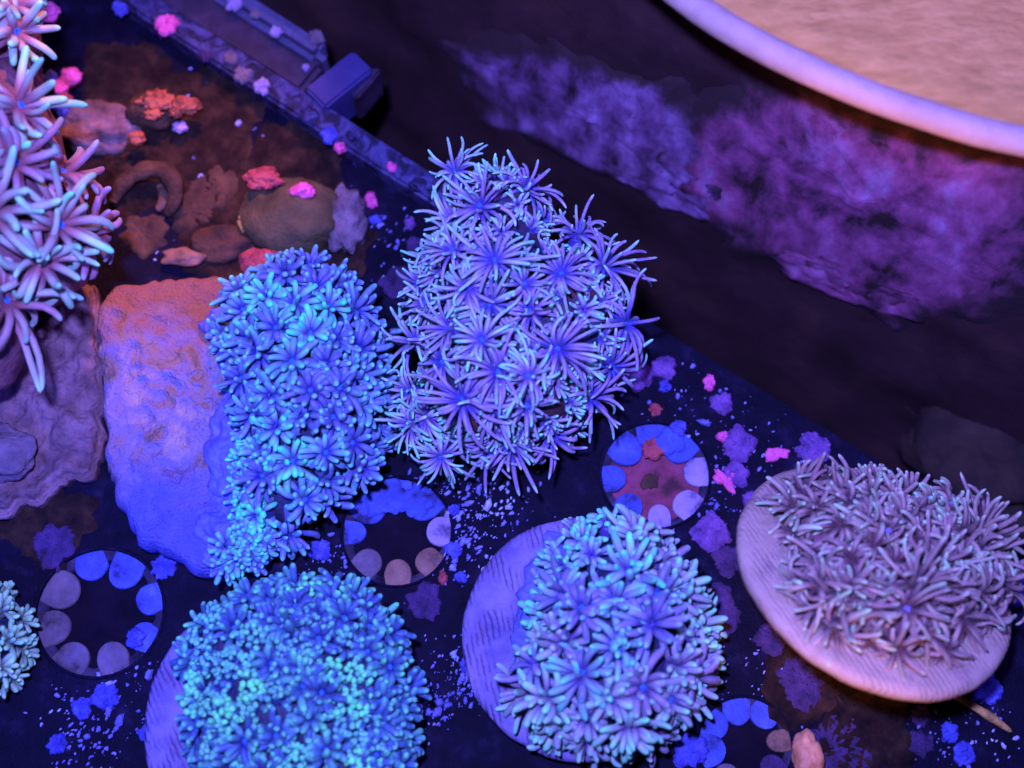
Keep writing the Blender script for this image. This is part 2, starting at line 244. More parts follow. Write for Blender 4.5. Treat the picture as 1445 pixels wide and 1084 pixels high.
# ------------------------------------------------------------------ polyp builder
PROF_T = np.array([0, .12, .28, .45, .62, .78, .90, .965, 1.0])
PROFS = {'thin': np.array([1.25, 1.08, 1.0, .97, .94, .88, .78, .56, .10]),
         'fat':  np.array([.70, .80, .95, 1.05, 1.10, 1.06, .88, .58, .10]),
         'bead': np.array([.55, .58, .65, .80, 1.02, 1.18, 1.10, .78, .12])}
def polyp_mesh(name, n=24, length=.5, rad=.036, disc=.09, e_in=60, e_out=18, bend=-50, prof='thin', jit=.12, ljit=.15, stalk=.35, stalk_r=.1,
               teal=.2, tealspread=.2, flow=None, flowk=0.0, K=6, rings=3, r=random):
    S = len(PROF_T); pr = PROFS[prof]
    V = []; Fc = []; C = []
    ang = np.linspace(0, 2*math.pi, K, endpoint=False)
    ca, sa = np.cos(ang), np.sin(ang)
    off = 0; a0 = r.random()*6.28
    for i in range(n):
        ring = i % rings
        q = ring/(rings-1) if rings > 1 else 1
        az = a0+2*math.pi*i/n+r.gauss(0, jit)
        el = R(e_in+(e_out-e_in)*q+r.gauss(0, 9))
        ln = length*(1-.18*(1-q))*(1+r.gauss(0, ljit)); ln = max(ln, length*.35)
        rd = rad*(1+r.gauss(0, .09))
        bd = R(bend+r.gauss(0, 36)); side = r.gauss(0, .55)
        late = r.gauss(0, .5) if r.random() > .12 else r.choice((-2.6, 2.6))
        p = np.array([math.cos(az), math.sin(az), 0])*disc*(.55+.45*q); p[2] = -.02*q
        pts = []; prev = 0.0; dirs = []
        for t in PROF_T:
            ds = (t-prev)*ln; prev = t
            e = el+bd*(t**1.3)+late*max(0, t-.6)*1.5; a = az+side*t*t
            d = np.array([math.cos(e)*math.cos(a), math.cos(e)*math.sin(a), math.sin(e)])
            if flow is not None: d = d+np.array(flow)*flowk*t; d /= np.linalg.norm(d)
            p = p+d*ds; pts.append(p.copy()); dirs.append(d)
        pts = np.array(pts); dirs = np.array(dirs)
        sv = np.array([-math.sin(az), math.cos(az), 0.0])
        sv = sv[None, :]-dirs*(dirs@sv)[:, None]; sv /= np.linalg.norm(sv, axis=1)[:, None]
        uv = np.cross(dirs, sv)
        rr = (rd*pr)[:, None, None]
        ringv = pts[:, None, :]+rr*(ca[None, :, None]*sv[:, None, :]+.82*sa[None, :, None]*uv[:, None, :])
        V.append(ringv.reshape(-1, 3))
        tl = min(1, max(0, teal+r.gauss(0, tealspread))); bv = min(1, max(0, r.gauss(.55, .2)))
        c = np.zeros((S, K, 4)); c[:, :, 0] = PROF_T[:, None]; c[:, :, 1] = tl; c[:, :, 2] = bv; c[:, :, 3] = 1
        C.append(c.reshape(-1, 4))
        for s in range(S-1):
            b0 = off+s*K; b1 = b0+K
            for k in range(K):
                k2 = (k+1) % K; Fc.append((b0+k, b0+k2, b1+k2, b1+k))
        Fc.append(tuple(off+(S-1)*K+k for k in range(K)))
        off += S*K
    # oral disc and stalk, one skin with the tentacle feet
    prof2 = [(-stalk-.12, stalk_r*1.15), (-stalk*.6, stalk_r), (-stalk*.25, stalk_r), (-.05, disc*1.0), (-.01, disc*1.02), (.012, disc*.8), (.02, disc*.45), (.008, .012)]
    Kd = 12; an = np.linspace(0, 2*math.pi, Kd, endpoint=False)
    for z, rr in prof2:
        V.append(np.stack([np.cos(an)*rr, np.sin(an)*rr, np.full(Kd, z)], 1))
        c = np.zeros((Kd, 4)); c[:, 0] = 0.05; c[:, 1] = 0; c[:, 2] = .5 if z > -.1 else .2; c[:, 3] = 1; C.append(c)
    for s in range(len(prof2)-1):
        b0 = off+s*Kd; b1 = b0+Kd
        for k in range(Kd):
            k2 = (k+1) % Kd; Fc.append((b0+k, b0+k2, b1+k2, b1+k))
    V = np.concatenate(V); C = np.concatenate(C)
    me = mesh(name, V.tolist(), Fc)
    at = me.color_attributes.new('pig', 'FLOAT_COLOR', 'POINT'); at.data.foreach_set('color', C.astype(np.float32).ravel())
    return me
MOUTH = None
def mouth_mesh():
    global MOUTH
    if MOUTH: return MOUTH
    v = []; f = []; prof = [(1.0, 0), (.9, .35), (.6, .62), (.32, .66), (.16, .42), (.02, .2)]; K = 10
    for rr, z in prof:
        for k in range(K):
            a = k*2*math.pi/K; v.append((math.cos(a)*rr, math.sin(a)*rr*.85, z))
    for s in range(len(prof)-1):
        for k in range(K): f.append((s*K+k, s*K+(k+1) % K, (s+1)*K+(k+1) % K, (s+1)*K+k))
    MOUTH = mesh('mouth', v, f); return MOUTH
def place_polyp(root, pos, axis, mat, scale=1.0, mouth='mouth', mouth_r=.6, **kw):
    me = polyp_mesh('polyp', **kw)
    q = axis.to_track_quat('Z', 'Y')
    o = obj('polyp', me, mat, root, loc_of(root, pos), q); o.scale = (scale,)*3
    if mouth:
        mm = mouth_mesh().copy(); mm.materials.clear()
        c = obj('mouth', mm, M[mouth], o); s = kw.get('disc', .09)*mouth_r; c.scale = (s, s, s)
    return o

# ellipsoid lumps that carry polyps
class Lump:
    def __init__(s, c, r, q=None): s.c = Vector(c); s.r = Vector(r); s.m = (q.to_matrix() if q else Matrix.Identity(3)); s.mi = s.m.transposed()
    def loc(s, p): v = s.mi@(Vector(p)-s.c); return Vector((v.x/s.r.x, v.y/s.r.y, v.z/s.r.z))
    def inside(s, p, k=1.0): return s.loc(p).length < k
    def surf(s, u):
        p = s.c+s.m@Vector((u.x*s.r.x, u.y*s.r.y, u.z*s.r.z)); n = (s.m@Vector((u.x/s.r.x, u.y/s.r.y, u.z/s.r.z))).normalized(); return p, n
    def hit(s, px, py):
        d = ray(px, py); o = s.loc(CAM); v = s.mi@d; v = Vector((v.x/s.r.x, v.y/s.r.y, v.z/s.r.z))
        a = v.dot(v); b = 2*o.dot(v); c = o.dot(o)-1; k = b*b-4*a*c
        if k >= 0: t = (-b-math.sqrt(k))/(2*a); u = o+v*t
        else: t = -b/(2*a); u = (o+v*t)
        u.normalize(); p, n = s.surf(u); return p, n, (CAM-p).length, k >= 0
def first_hit(lumps, px, py):
    hs = [l.hit(px, py) for l in lumps]; good = [h for h in hs if h[3]]
    if good: return min(good, key=lambda h: h[2])[:2]
    best = min(hs, key=lambda h: (Vector(proj(h[0]))-Vector((px, py))).length); return best[:2]
def lump_mesh(root, name, lumps, mat, amp=.08, shrink=.97, U=48, W=26, fr=2.2, oc=3):
    v = []; f = []
    for l in lumps:
        o = len(v)
        for j in range(W+1):
            ph = math.pi*j/W
            for i in range(U):
                th = 2*math.pi*i/U; u = Vector((math.sin(ph)*math.cos(th), math.sin(ph)*math.sin(th), math.cos(ph)))
                p, n = l.surf(u*shrink); p = p+n*amp*fbm(p*fr, oc); v.append(tuple(loc_of(root, p)))
        for j in range(W):
            for i in range(U): f.append((o+j*U+i, o+(j+1)*U+i, o+(j+1)*U+(i+1) % U, o+j*U+(i+1) % U))
    return obj(name, mesh(name, v, f), mat, root)
def scatter(lumps, dist, taken, ok, tries=9000, nmax=400):
    """positions on the lumps' skin, no two nearer than dist"""
    out = []; tk = [(Vector(p), d) for p, d in taken]
    for _ in range(tries):
        l = random.choice(lumps)
        u = Vector((random.gauss(0, 1), random.gauss(0, 1), random.gauss(0, 1))).normalized()
        p, n = l.surf(u)
        if any(m is not l and m.inside(p, .98) for m in lumps): continue
        if not ok(p, n): continue
        dd = dist*random.uniform(.85, 1.15)
        if any((p-q).length < max(dd, d0) for q, d0 in tk): continue
        tk.append((p, dd)); out.append((p, n))
        if len(out) >= nmax: break
    return out
def pebble(root, name, c, r, mat, seed=0, amp=.3, U=28, W=16, flat=1.0, fr=1.5):
    """irregular lump of rubble"""
    v = []; f = []; c = Vector(c); U = max(U, 36); W = max(W, 20)
    rx, ry, rz = r if isinstance(r, tuple) else (r, r, r)
    for j in range(W+1):
        ph = math.pi*j/W
        for i in range(U):
            th = 2*math.pi*i/U; u = Vector((math.sin(ph)*math.cos(th), math.sin(ph)*math.sin(th), math.cos(ph)))
            k = 1+amp*fbm(u*fr+Vector((seed*7.7, seed*3.1, 1)), 6)
            p = c+Vector((u.x*rx*k, u.y*ry*k, u.z*rz*k)); v.append(tuple(loc_of(root, p)) if root else tuple(p))
    for j in range(W):
        for i in range(U): f.append((j*U+i, (j+1)*U+i, (j+1)*U+(i+1) % U, j*U+(i+1) % U))
    return obj(name, mesh(name, v, f), mat, root)
def patch_mesh(r, seed, h=.06, ecc=1.0, bite=0.0, U=56, rings=8):
    v = []; f = []
    for j in range(rings):
        q = 1-j/rings
        for i in range(U):
            a = 2*math.pi*i/U
            k = 1+.34*fbm(Vector((math.cos(a)*1.5, math.sin(a)*1.5, seed*5.3)), 5)+.12*noise.noise(Vector((math.cos(a)*6, math.sin(a)*6, seed)))
            if bite: k *= 1-bite*math.exp(-((a-2)/.5)**2)
            x = math.cos(a)*r*k*q*ecc; y = math.sin(a)*r*k*q/ecc
            z = -.02 if j == 0 else h*(min(1, j/2)**.5)*(.55+1.3*abs(fbm(Vector((x*11, y*11, seed)), 3)))
            v.append((x, y, z))
    v.append((0, 0, h))
    for j in range(rings-1):
        for i in range(U): f.append((j*U+i, j*U+(i+1) % U, (j+1)*U+(i+1) % U, (j+1)*U+i))
    c = len(v)-1; b = (rings-1)*U
    for i in range(U): f.append((b+i, b+(i+1) % U, c))
    return mesh('coralline_patch', v, f)
def box_between(root, name, a, b, wd, z0, z1, mat, bev=.03, a_off=0.0):
    """bevelled bar from a to b (world xy), width wd, from z0 to z1"""
    a = Vector((a[0], a[1], 0)); b = Vector((b[0], b[1], 0)); d = (b-a); L_ = d.length; d.normalize(); n = Vector((-d.y, d.x, 0))
    bm = bmesh.new(); bmesh.ops.create_cube(bm, size=1)
    for vv in bm.verts: vv.co = Vector((vv.co.x*L_, vv.co.y*wd, vv.co.z*(z1-z0)))
    bmesh.ops.bevel(bm, geom=bm.edges[:], offset=bev, segments=2, affect='EDGES')
    me = bpy.data.meshes.new(name); bm.to_mesh(me); bm.free()
    o = obj(name, me, mat, root); c = (a+b)/2; c.z = (z0+z1)/2
    o.location = loc_of(root, c) if root else c
    o.rotation_euler = (0, 0, math.atan2(d.y, d.x)); return o

# ------------------------------------------------------------------ the tank: floor and wall
def grid(name, fn, nu, nv):
    v = [tuple(fn(i/nu, j/nv)) for j in range(nv+1) for i in range(nu+1)]
    f = [(j*(nu+1)+i, j*(nu+1)+i+1, (j+1)*(nu+1)+i+1, (j+1)*(nu+1)+i) for j in range(nv) for i in range(nu)]
    return mesh(name, v, f)
E0 = P(200, 20); E1 = P(1445, 775)                    # back edge of the rack
ED = (E1-E0).normalized(); EN = Vector((-ED.y, ED.x, 0))
if EN.y < 0: EN = -EN
fl = obj('tank_floor', grid('tank_floor', lambda u, v: Vector((-24+48*u, -18+48*v, -4.2+.12*fbm((u*30, v*30, 0)))), 60, 60), M['floor'])
tag(fl, 'dark tank bottom far below the black rack', kind='structure')
WB = (E0+E1)/2+EN*1.3                                  # wall foot line, leaning a little outwards
def wallpt(s, h, push=0.0):
    lean = .42
    p = WB+ED*s+EN*(.0+lean*max(h+4.2, 0)*.5-.5*(s/12)**2)+Vector((0, 0, h)); return p-(EN*.9-Vector((0, 0, .4)))*push
def wall_hit(px, py):
    best = None
    for i in range(161):
        h = -4+10*i/160
        p = P(px, py, h); rel = p-WB; s = rel.dot(ED); e = rel.dot(EN)
        lean = .21*max(h+4.2, 0)-.5*(s/12)**2
        if best is None or abs(e-lean) < best[0]: best = (abs(e-lean), s, h)
    return best[1], best[2]
wl = obj('tank_wall', grid('tank_wall', lambda u, v: wallpt(-17+34*u, -4.25+8.2*v, .10*fbm((u*22, v*7, 3))), 130, 40), M['wall'])
tag(wl, 'dark tank wall behind the rack', kind='structure')
def wall_patch(poly, mat, seed, h=.12, label=None):
    pts = [wall_hit(*q) for q in poly]
    cx = sum(p[0] for p in pts)/len(pts); cy = sum(p[1] for p in pts)/len(pts)
    U = 90; rings = 22; n = len(pts); ol = []
    for i in range(U):
        t = i/U*n; k = int(t); fr = t-k; fr = fr*fr*(3-2*fr); a = pts[k % n]; b = pts[(k+1) % n]
        ol.append((a[0]+(b[0]-a[0])*fr, a[1]+(b[1]-a[1])*fr))
    v = []; f = []
    for j in range(rings):
        q = 1-j/rings
        for i in range(U):
            s, hh = ol[i]; e = 1+.22*fbm(Vector((s*1.6, hh*1.6, seed)), 4)*(q)
            s = cx+(s-cx)*q*e; hh = cy+(hh-cy)*q*e
            lift = -.10+(.16+h*(.3+.8*abs(fbm(Vector((s*1.5, hh*1.9, seed+2)), 5))))*(lambda t: t*t*(3-2*t))(min(1, j/9))
            v.append(tuple(wallpt(s, hh, lift)))
    v.append(tuple(wallpt(cx, cy, .11+h))); c = len(v)-1
    for j in range(rings-1):
        for i in range(U): f.append((j*U+i, j*U+(i+1) % U, (j+1)*U+(i+1) % U, (j+1)*U+i))
    for i in range(U): f.append(((rings-1)*U+i, (rings-1)*U+(i+1) % U, c))
    me = mesh('coralline_crust', v, f); at = me.attributes.new('cover', 'FLOAT', 'POINT')
    at.data.foreach_set('value', [min(1, max(0, (k//U)-4)/(rings*.5)) for k in range(len(v))])
    return obj('coralline_crust', me, mat, wl)
wall_patch([(560, 30), (740, 30), (850, 70), (980, 90), (1060, 190), (1060, 340), (900, 290), (780, 235), (650, 180)], M['wallcrustb'], 1, .1)
wall_patch([(850, 250), (900, 140), (980, 70), (1100, 50), (1200, 110), (1330, 150), (1560, 190), (1660, 330), (1580, 460), (1430, 520), (1270, 490), (1130, 425), (980, 360)], M['wallcrust'], 2, .12)
wall_patch([(840, 240), (940, 190), (1050, 262), (1030, 330), (920, 295)], M['wallcrustb'], 4, .12)
wall_patch([(1000, 300), (1140, 335), (1260, 395), (1370, 430), (1350, 475), (1220, 445), (1080, 385)], M['wallcrust'], 5, .11)
# rim of the tank, high above the water line
def rim():
    zr = 4.6
    px = [(860, -90), (960, -8), (1010, 28), (1075, 66), (1140, 98), (1220, 132), (1300, 160), (1380, 185), (1460, 203), (1600, 235), (1760, 262)]
    base = [P(x, y, zr) for x, y in px]
    root = thing('tank_rim', 'pale peach tank rim with a smooth rounded edge in the top right corner', 'rim', base[5])
    pts = []
    for i in range(len(base)-1):
        for k in range(8):
            t = k/8; p0 = base[max(i-1, 0)]; p1 = base[i]; p2 = base[i+1]; p3 = base[min(i+2, len(base)-1)]
            pts.append(.5*((2*p1)+(p2-p0)*t+(2*p0-5*p1+4*p2-p3)*t*t+(3*p1-p0-3*p2+p3)*t*t*t))
    K = 16; rr = .175; v = []; f = []; v2 = []; f2 = []; NO = 26
    for i, p in enumerate(pts):
        d = (pts[min(i+1, len(pts)-1)]-pts[max(i-1, 0)]).normalized(); n = Vector((-d.y, d.x, 0)); n = n if n.y > 0 else -n
        for k in range(K):
            a = 2*math.pi*k/K; q = p+n*math.cos(a)*rr+Vector((0, 0, 1))*math.sin(a)*rr; v.append(tuple(loc_of(root, q)))
        for k in range(NO):
            e = .11+k*.32; q = p+n*e+Vector((0, 0, -.12+.05*fbm((p+n*e)*1.1, 4)+.03*k*.1)); v2.append(tuple(loc_of(root, q)))
    for i in range(len(pts)-1):
        for k in range(K): f.append((i*K+k, i*K+(k+1) % K, (i+1)*K+(k+1) % K, (i+1)*K+k))
        for k in range(NO-1): f2.append((i*NO+k, i*NO+k+1, (i+1)*NO+k+1, (i+1)*NO+k))
    obj('rim_edge', mesh('rim_edge', v, f), M['rim'], root); o = obj('rim_top', mesh('rim_top', v2, f2), M['rimtop'], root)
    md = o.modifiers.new('thick', 'SOLIDIFY'); md.thickness = .25; md.offset = -1
rim()
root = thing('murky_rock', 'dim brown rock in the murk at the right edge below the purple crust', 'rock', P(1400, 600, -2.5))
pebble(root, 'stone', P(1450, 600, -2.2), (1.9, 2.0, 1.3), M['darkrock'], 3, .3, 60, 36)

# ------------------------------------------------------------------ the rack
rack = thing('coral_rack', 'black plastic rack plate with round holes under the corals', 'rack', (0, 0, 0))
HOLES = [((140, 864), .86, 12), ((560, 750), .75, 8), ((925, 670), .755, 24), ((1052, 1052), .62, 10), ((40, 640), .8, 0), ((330, 1130), .75, 0)]
HOLES = HOLES[:4]
def rack_plate():
    bm = bmesh.new()
    def loop(pts):
        vs_ = [bm.verts.new(p) for p in pts]; return [bm.edges.new((vs_[i], vs_[(i+1) % len(vs_)])) for i in range(len(vs_))]
    A = E0-ED*4; B = E1+ED*4
    es = loop([A, B, Vector((14, -11, 0)), Vector((-14, -11, 0)), Vector((-14, A.y, 0))])
    for (c, r, _) in HOLES:
        c = P(*c); es += loop([c+Vector((math.cos(2*math.pi*i/48)*r, math.sin(2*math.pi*i/48)*r, 0)) for i in range(48)])
    bmesh.ops.triangle_fill(bm, use_beauty=True, use_dissolve=False, edges=es)
    bmesh.ops.recalc_face_normals(bm, faces=bm.faces[:])
    if bm.faces and bm.faces[0].normal.z < 0: bmesh.ops.reverse_faces(bm, faces=bm.faces[:])
    me = bpy.data.meshes.new('plate'); bm.to_mesh(me); bm.free()
    o = obj('plate', me, M['rack'], rack); md = o.modifiers.new('t', 'SOLIDIFY'); md.thickness = .28; md.offset = -1
rack_plate()
def petal_mesh(r, seed, bite=False, scale=1.0, taper=1.0):
    # teardrop tab, rounded towards the middle, following the hole's rim outside
    rc = r*.78; rw = r*.272*scale; rl = r*(.29+.05*math.sin(seed*2.7))*scale
    pts = []
    for k in range(13):
        a = math.pi/2+math.pi*k/12
        pts.append((rc+math.cos(a)*rl, math.sin(a)*rw))
    half = rw*.93*taper/(r)
    for k in range(7):
        a = -half+2*half*k/6; pts.append((math.cos(a)*r*.992, math.sin(a)*r*.992))
    n = len(pts); v = []
    for i, (x, y) in enumerate(pts):
        k = 1+.12*noise.noise(Vector((x*3, y*3, seed)))+.05*noise.noise(Vector((x*11, y*11, seed))); v.append((x, y*k, -.06))
    cx = sum(p[0] for p in pts)/n
    for (x, y, z) in list(v): v.append((cx+(x-cx)*.97, y*.97, .0))
    for (x, y, z) in list(v[:n]): v.append((cx+(x-cx)*.9, y*.9, .004+.006*noise.noise(Vector((x*5, y*5, seed)))))
    v.append((cx, 0, .004)); f = []
    for L_ in range(2):
        for i in range(n): f.append((L_*n+i, L_*n+(i+1) % n, (L_+1)*n+(i+1) % n, (L_+1)*n+i))
    for i in range(n): f.append((2*n+i, 2*n+(i+1) % n, 3*n))
    return mesh('tab', v, f)
def hole(c, r, rot, mats, floor, label, scales=None, skip=()):
    c = P(*c)
    me = patch_mesh(r*1.0, rot, .02); 
    v = [(math.cos(2*math.pi*i/40)*r*1.01, math.sin(2*math.pi*i/40)*r*1.01, 0) for i in range(40)]
    root = obj('hole_insert', mesh('hole_insert', v, [tuple(range(40))]), floor, rack, c+Vector((0, 0, -.16))); root['label'] = label
    K = 48; rv = []; rf = []
    for a, b in ((r*.985, .0), (r*.995, .03), (r*1.03, .03), (r*1.045, -.01)):
        for k in range(K): rv.append((math.cos(2*math.pi*k/K)*a, math.sin(2*math.pi*k/K)*a, b+.16))
    for s in range(3):
        for k in range(K): rf.append((s*K+k, s*K+(k+1) % K, (s+1)*K+(k+1) % K, (s+1)*K+k))
    obj('collar', mesh('collar', rv, rf), M['rack'], root)
    rv = []; rf = []
    for a, b in ((.80, -.05), (.82, .095), (.99, .100)):
        for k in range(96):
            t = 2*math.pi*k/96; e = r*(a+(0 if a > .9 else .045*math.cos(8*(t-R(rot)))*-1+.012*noise.noise(Vector((math.cos(t)*5, math.sin(t)*5, r*9))))); rv.append((math.cos(t)*e, math.sin(t)*e, b))
    for q in range(2):
        for k in range(96): rf.append((q*96+k, q*96+(k+1) % 96, (q+1)*96+(k+1) % 96, (q+1)*96+k))
    obj('scalloped_rim', mesh('scalloped_rim', rv, rf), M['darkfilm'], root)
    for i in range(8):
        if i in skip: continue
        s = (scales[i] if scales else 1.0)
        o = obj('tab', petal_mesh(r, i+rot, scale=s, taper=random.uniform(.95, 1.25)), M[mats[i]], root, Vector((0, 0, .11)))
        o.rotation_euler = (R(random.uniform(-1, 1)), R(random.uniform(-1, 1)), R(rot+45*i)+random.uniform(-.05, .05))
    return root
# tabs are listed anticlockwise from the right
hole((140, 864), .86, 18, ['bluealgae', 'bluealgae', 'bluealgae', 'mauvefilm', 'mauvefilm', 'mauvefilm', 'mauvefilm', 'bluealgae'], M['rackhole'], 'hole insert with mauve and blue tabs at lower left', [.9, 1, .95, 1.15, 1.0, .95, .9, .85])
hole((560, 750), .75, 2, ['lilacfilm', 'bluealgae', 'bluealgae', 'bluealgae', 'bluealgae', 'mauvefilm', 'tanfilm', 'tanfilm'], M['rackhole'], 'hole insert with blue and tan tabs between three colonies', [1, 1.15, 1.15, 1.2, .8, .95, .95, .9])
hole((925, 670), .755, 2, ['lilacfilm', 'bluealgae', 'bluealgae', 'bluealgae', 'bluealgae', 'bluealgae', 'lilacfilm', 'lilacfilm'], M['redfloor'], 'hole insert with a red middle', [1, 1.1, 1.15, 1.15, .95, .95, .8, 1.0])
hole((1052, 1052), .62, 10, ['tanfilm', 'bluealgae', 'bluealgae', 'bluealgae', 'bluealgae', 'mauvefilm', 'mauvefilm', 'dimpurple'], M['rackhole'], 'overgrown hole insert near the bottom edge', [.9, 1.2, 1.1, 1.25, 1.3, 1, 1, 1])
# red blotches inside the red hole, blue growth over the upper tabs
h3 = P(925, 670)
def rpatch(px, py, rpx, mat, z=.0, h=.05, ecc=1.0, bite=0.0, rz=None):
    p = P(px, py, z); o = obj('coralline_patch', patch_mesh(rpx/100, px*.137+py*.071, h, ecc, bite), M[mat], rack, p)
    o.rotation_euler = (0, 0, random.uniform(0, 6.28) if rz is None else rz); return o
for a in [(917, 680, 13, 'brown', -.15, .02), (922, 632, 16, 'red', -.02, .02), (545, 700, 30, 'bluealgae', .0, .02), (948, 622, 20, 'bluealgae', .0, .02), (592, 706, 24, 'bluealgae', .0, .02), (925, 578, 10, 'red', 0, .03),
          (938, 518, 19, 'purple'), (900, 530, 24, 'purple'), (938, 546, 9, 'bluespot'), (1018, 570, 17, 'purple'), (1043, 627, 26, 'purple'), (1038, 668, 19, 'purple'), (1150, 633, 27, 'purple'), (1005, 752, 28, 'purple'), (1028, 792, 24, 'dimpurple'), (1012, 865, 38, 'dimpurple'),
          (958, 605, 12, 'bluespot'), (1058, 706, 12, 'purple'), (1090, 900, 24, 'dimpurple'), (1000, 905, 18, 'dimpurple'), (985, 940, 16, 'dimpurple'), (1130, 965, 34, 'dimpurple'), (975, 1060, 24, 'bluespot'), (1390, 972, 22, 'bluespot'), (1430, 830, 26, 'bluespot'),
          (1300, 1010, 14, 'dimpurple'), (1340, 1035, 14, 'bluespot'), (1300, 1050, 18, 'dimpurple'), (1360, 1065, 16, 'bluespot'), (530, 311, 9, 'bluespot'), (578, 316, 9, 'purple'), (560, 400, 24, 'dimpurple'), (585, 345, 12, 'dimpurple'), (600, 850, 26, 'dimpurple'),
          (150, 985, 20, 'bluespot'), (115, 1000, 15, 'bluespot'), (80, 1050, 14, 'bluespot'), (190, 900, 14, 'bluespot'), (230, 800, 18, 'bluespot'), (660, 940, 12, 'bluespot'), (640, 775, 12, 'bluespot'), (450, 775, 16, 'bluespot'), (75, 770, 30, 'dimpurple'), (480, 700, 18, 'bluespot'),
          (640, 720, 10, 'bluespot'), (650, 815, 9, 'bluespot'), (205, 1035, 10, 'bluespot'), (1110, 850, 24, 'dimpurple')]:
    rpatch(*a)
for a in [(1000, 540, 12, 'pink', 0, .05, 1.15, .3), (1096, 643, 15, 'pink', 0, .05, 1.3, .6), (1021, 679, 14, 'pink', 0, .05, 1.5, .5), (1020, 616, 8, 'pink', .05), (1030, 672, 6, 'pink'), (523, 283, 12, 'pink', 0, .08, 1.2, .2), (625, 815, 8, 'red', 0, .05, 1.3)]:
    rpatch(*a)
for a in [(250, 225, 120, 'murk', .0, .03), (150, 240, 95, 'murk', .0, .03), (330, 335, 95, 'murk', .0, .035), (410, 235, 80, 'murk', .0, .02), (300, 150, 80, 'murk', .0, .02), (180, 110, 80, 'murk', 0, .02), (470, 345, 60, 'murk', 0, .02), (300, 270, 40, 'brown', 0, .05), (270, 300, 30, 'brown', 0, .06), (205, 330, 34, 'brown', 0, .05), (1130, 960, 60, 'murk', 0, .03), (1220, 1030, 70, 'murk', 0, .03), (60, 730, 70, 'murk', 0, .03), (1180, 1060, 50, 'dimpurple', 0, .03)]:
    rpatch(*a)
# rail along the back edge, with its growth
ra = P(165, -15, .35); rb = P(690, 322, .35)
rail = box_between(rack, 'rail', ra+EN*.05, rb+EN*.05, .40, -.25, .35, M['rail'], .05)
def on_rail(px, py, r, mat, z=.36, h=.05, par=rail):
    p = P(px, py, z); o = obj('coralline_patch', patch_mesh(r/100, px*.31, h), M[mat], None, p); o.rotation_euler = (0, 0, random.random()*6)
    o.parent = par; o.matrix_parent_inverse = Matrix.LocRotScale(par.location+par.parent.location if par.parent else par.location, par.rotation_euler, None).inverted(); return o
for a in [(235, 34, 18, 'pink', .36, .06), (480, 209, 9, 'pink', .36, .07), (553, 236, 8, 'pink', .36, .06), (325, 83, 11, 'greymauve'), (342, 106, 14, 'greymauve'), (290, 80, 10, 'dimpurple'), (370, 122, 13, 'lilacfilm'), (170, 12, 12, 'bluespot'), (435, 162, 14, 'rail'), (500, 190, 12, 'rail'), (465, 190, 13, 'bluespot'), (590, 260, 12, 'rail')]:
    on_rail(*a)
# a second bar and the blue block behind the rail
br = thing('support_bar', 'dark bar with a rounded mottled end behind the rail', 'bar', P(330, 40, .1))
b2 = box_between(br, 'bar', P(120, -90, .2), P(440, 110, .2), .62, -.5, .2, M['darkbar'], .08)
b3 = box_between(br, 'bar_end', P(300, -20, .25), P(458, 82, .25), .42, -.3, .36, M['greybar'], .16)
for a in [(390, 45, 9, 'lilacfilm', .37), (330, 5, 13, 'lilacfilm', .37), (445, 52, 13, 'greymauve', .37), (360, 20, 8, 'greymauve', .37), (432, 95, 6, 'lilacfilm', .24)]:
    p = P(a[0], a[1], a[4]); o = obj('growth', patch_mesh(a[2]/100, a[0]*.31, .05), M[a[3]], br, loc_of(br, p))
bk = thing('acrylic_block', 'small smooth blue block wedged behind the rail', 'block', P(482, 112, 0))
box_between(bk, 'block_body', P(444, 138, .45), P(512, 84, .45), .46, -.4, .45, M['block'], .04)
box_between(bk, 'block_side', P(500, 140, .2), P(534, 100, .2), .12, -.4, .28, M['darkbar'], .03)

# pale flakes strewn over the plate
def flakes():
    v = []; f = []; n = 0
    zones = [((640, 760), 60, 150), ((690, 700), 55, 110), ((650, 960), 40, 130), ((200, 960), 60, 60), ((120, 1030), 60, 110), ((980, 600), 80, 60), ((1010, 720), 40, 40), ((1350, 1030), 70, 70), ((600, 1000), 30, 60), ((470, 790), 50, 60), ((430, 240), 120, 60), ((250, 230), 110, 60), ((560, 350), 50, 40), ((1060, 980), 90, 50), ((620, 680), 60, 60), ((1090, 620), 80, 40)]
    for c, s, k in zones:
        for _ in range(int(k*1.4)):
            x = random.gauss(c[0], s*.6); y = random.gauss(c[1], s*.6); p = P(x, y)
            if (p-E0).dot(EN) > -.1: continue
            if any((p-P(*h[0])).length < h[1]*.97 for h in HOLES): continue
            r = min(.06, .010*math.exp(random.gauss(.1, .65))); m = random.randint(5, 7); a0 = random.random()*6; e = random.uniform(1, 2.2); rot = random.gauss(.9, .5)
            b = len(v)
            for ly in range(2):
                for i in range(m):
                    a = a0+2*math.pi*i/m; q = r*random.uniform(.7, 1.25)*(1 if ly == 0 else .6); xx = math.cos(a)*q*e; yy = math.sin(a)*q
                    v.append((p.x+xx*math.cos(rot)-yy*math.sin(rot), p.y+xx*math.sin(rot)+yy*math.cos(rot), .002 if ly == 0 else r*.7))
            for i in range(m): f.append((b+i, b+(i+1) % m, b+m+(i+1) % m, b+m+i))
            f.append(tuple(b+m+i for i in range(m)))
    o = obj('sediment_flakes', mesh('sediment_flakes', v, f, False), M['flake'])
    tag(o, 'fine pale blue sediment flakes strewn over the black rack', 'sediment', kind='stuff')
flakes()

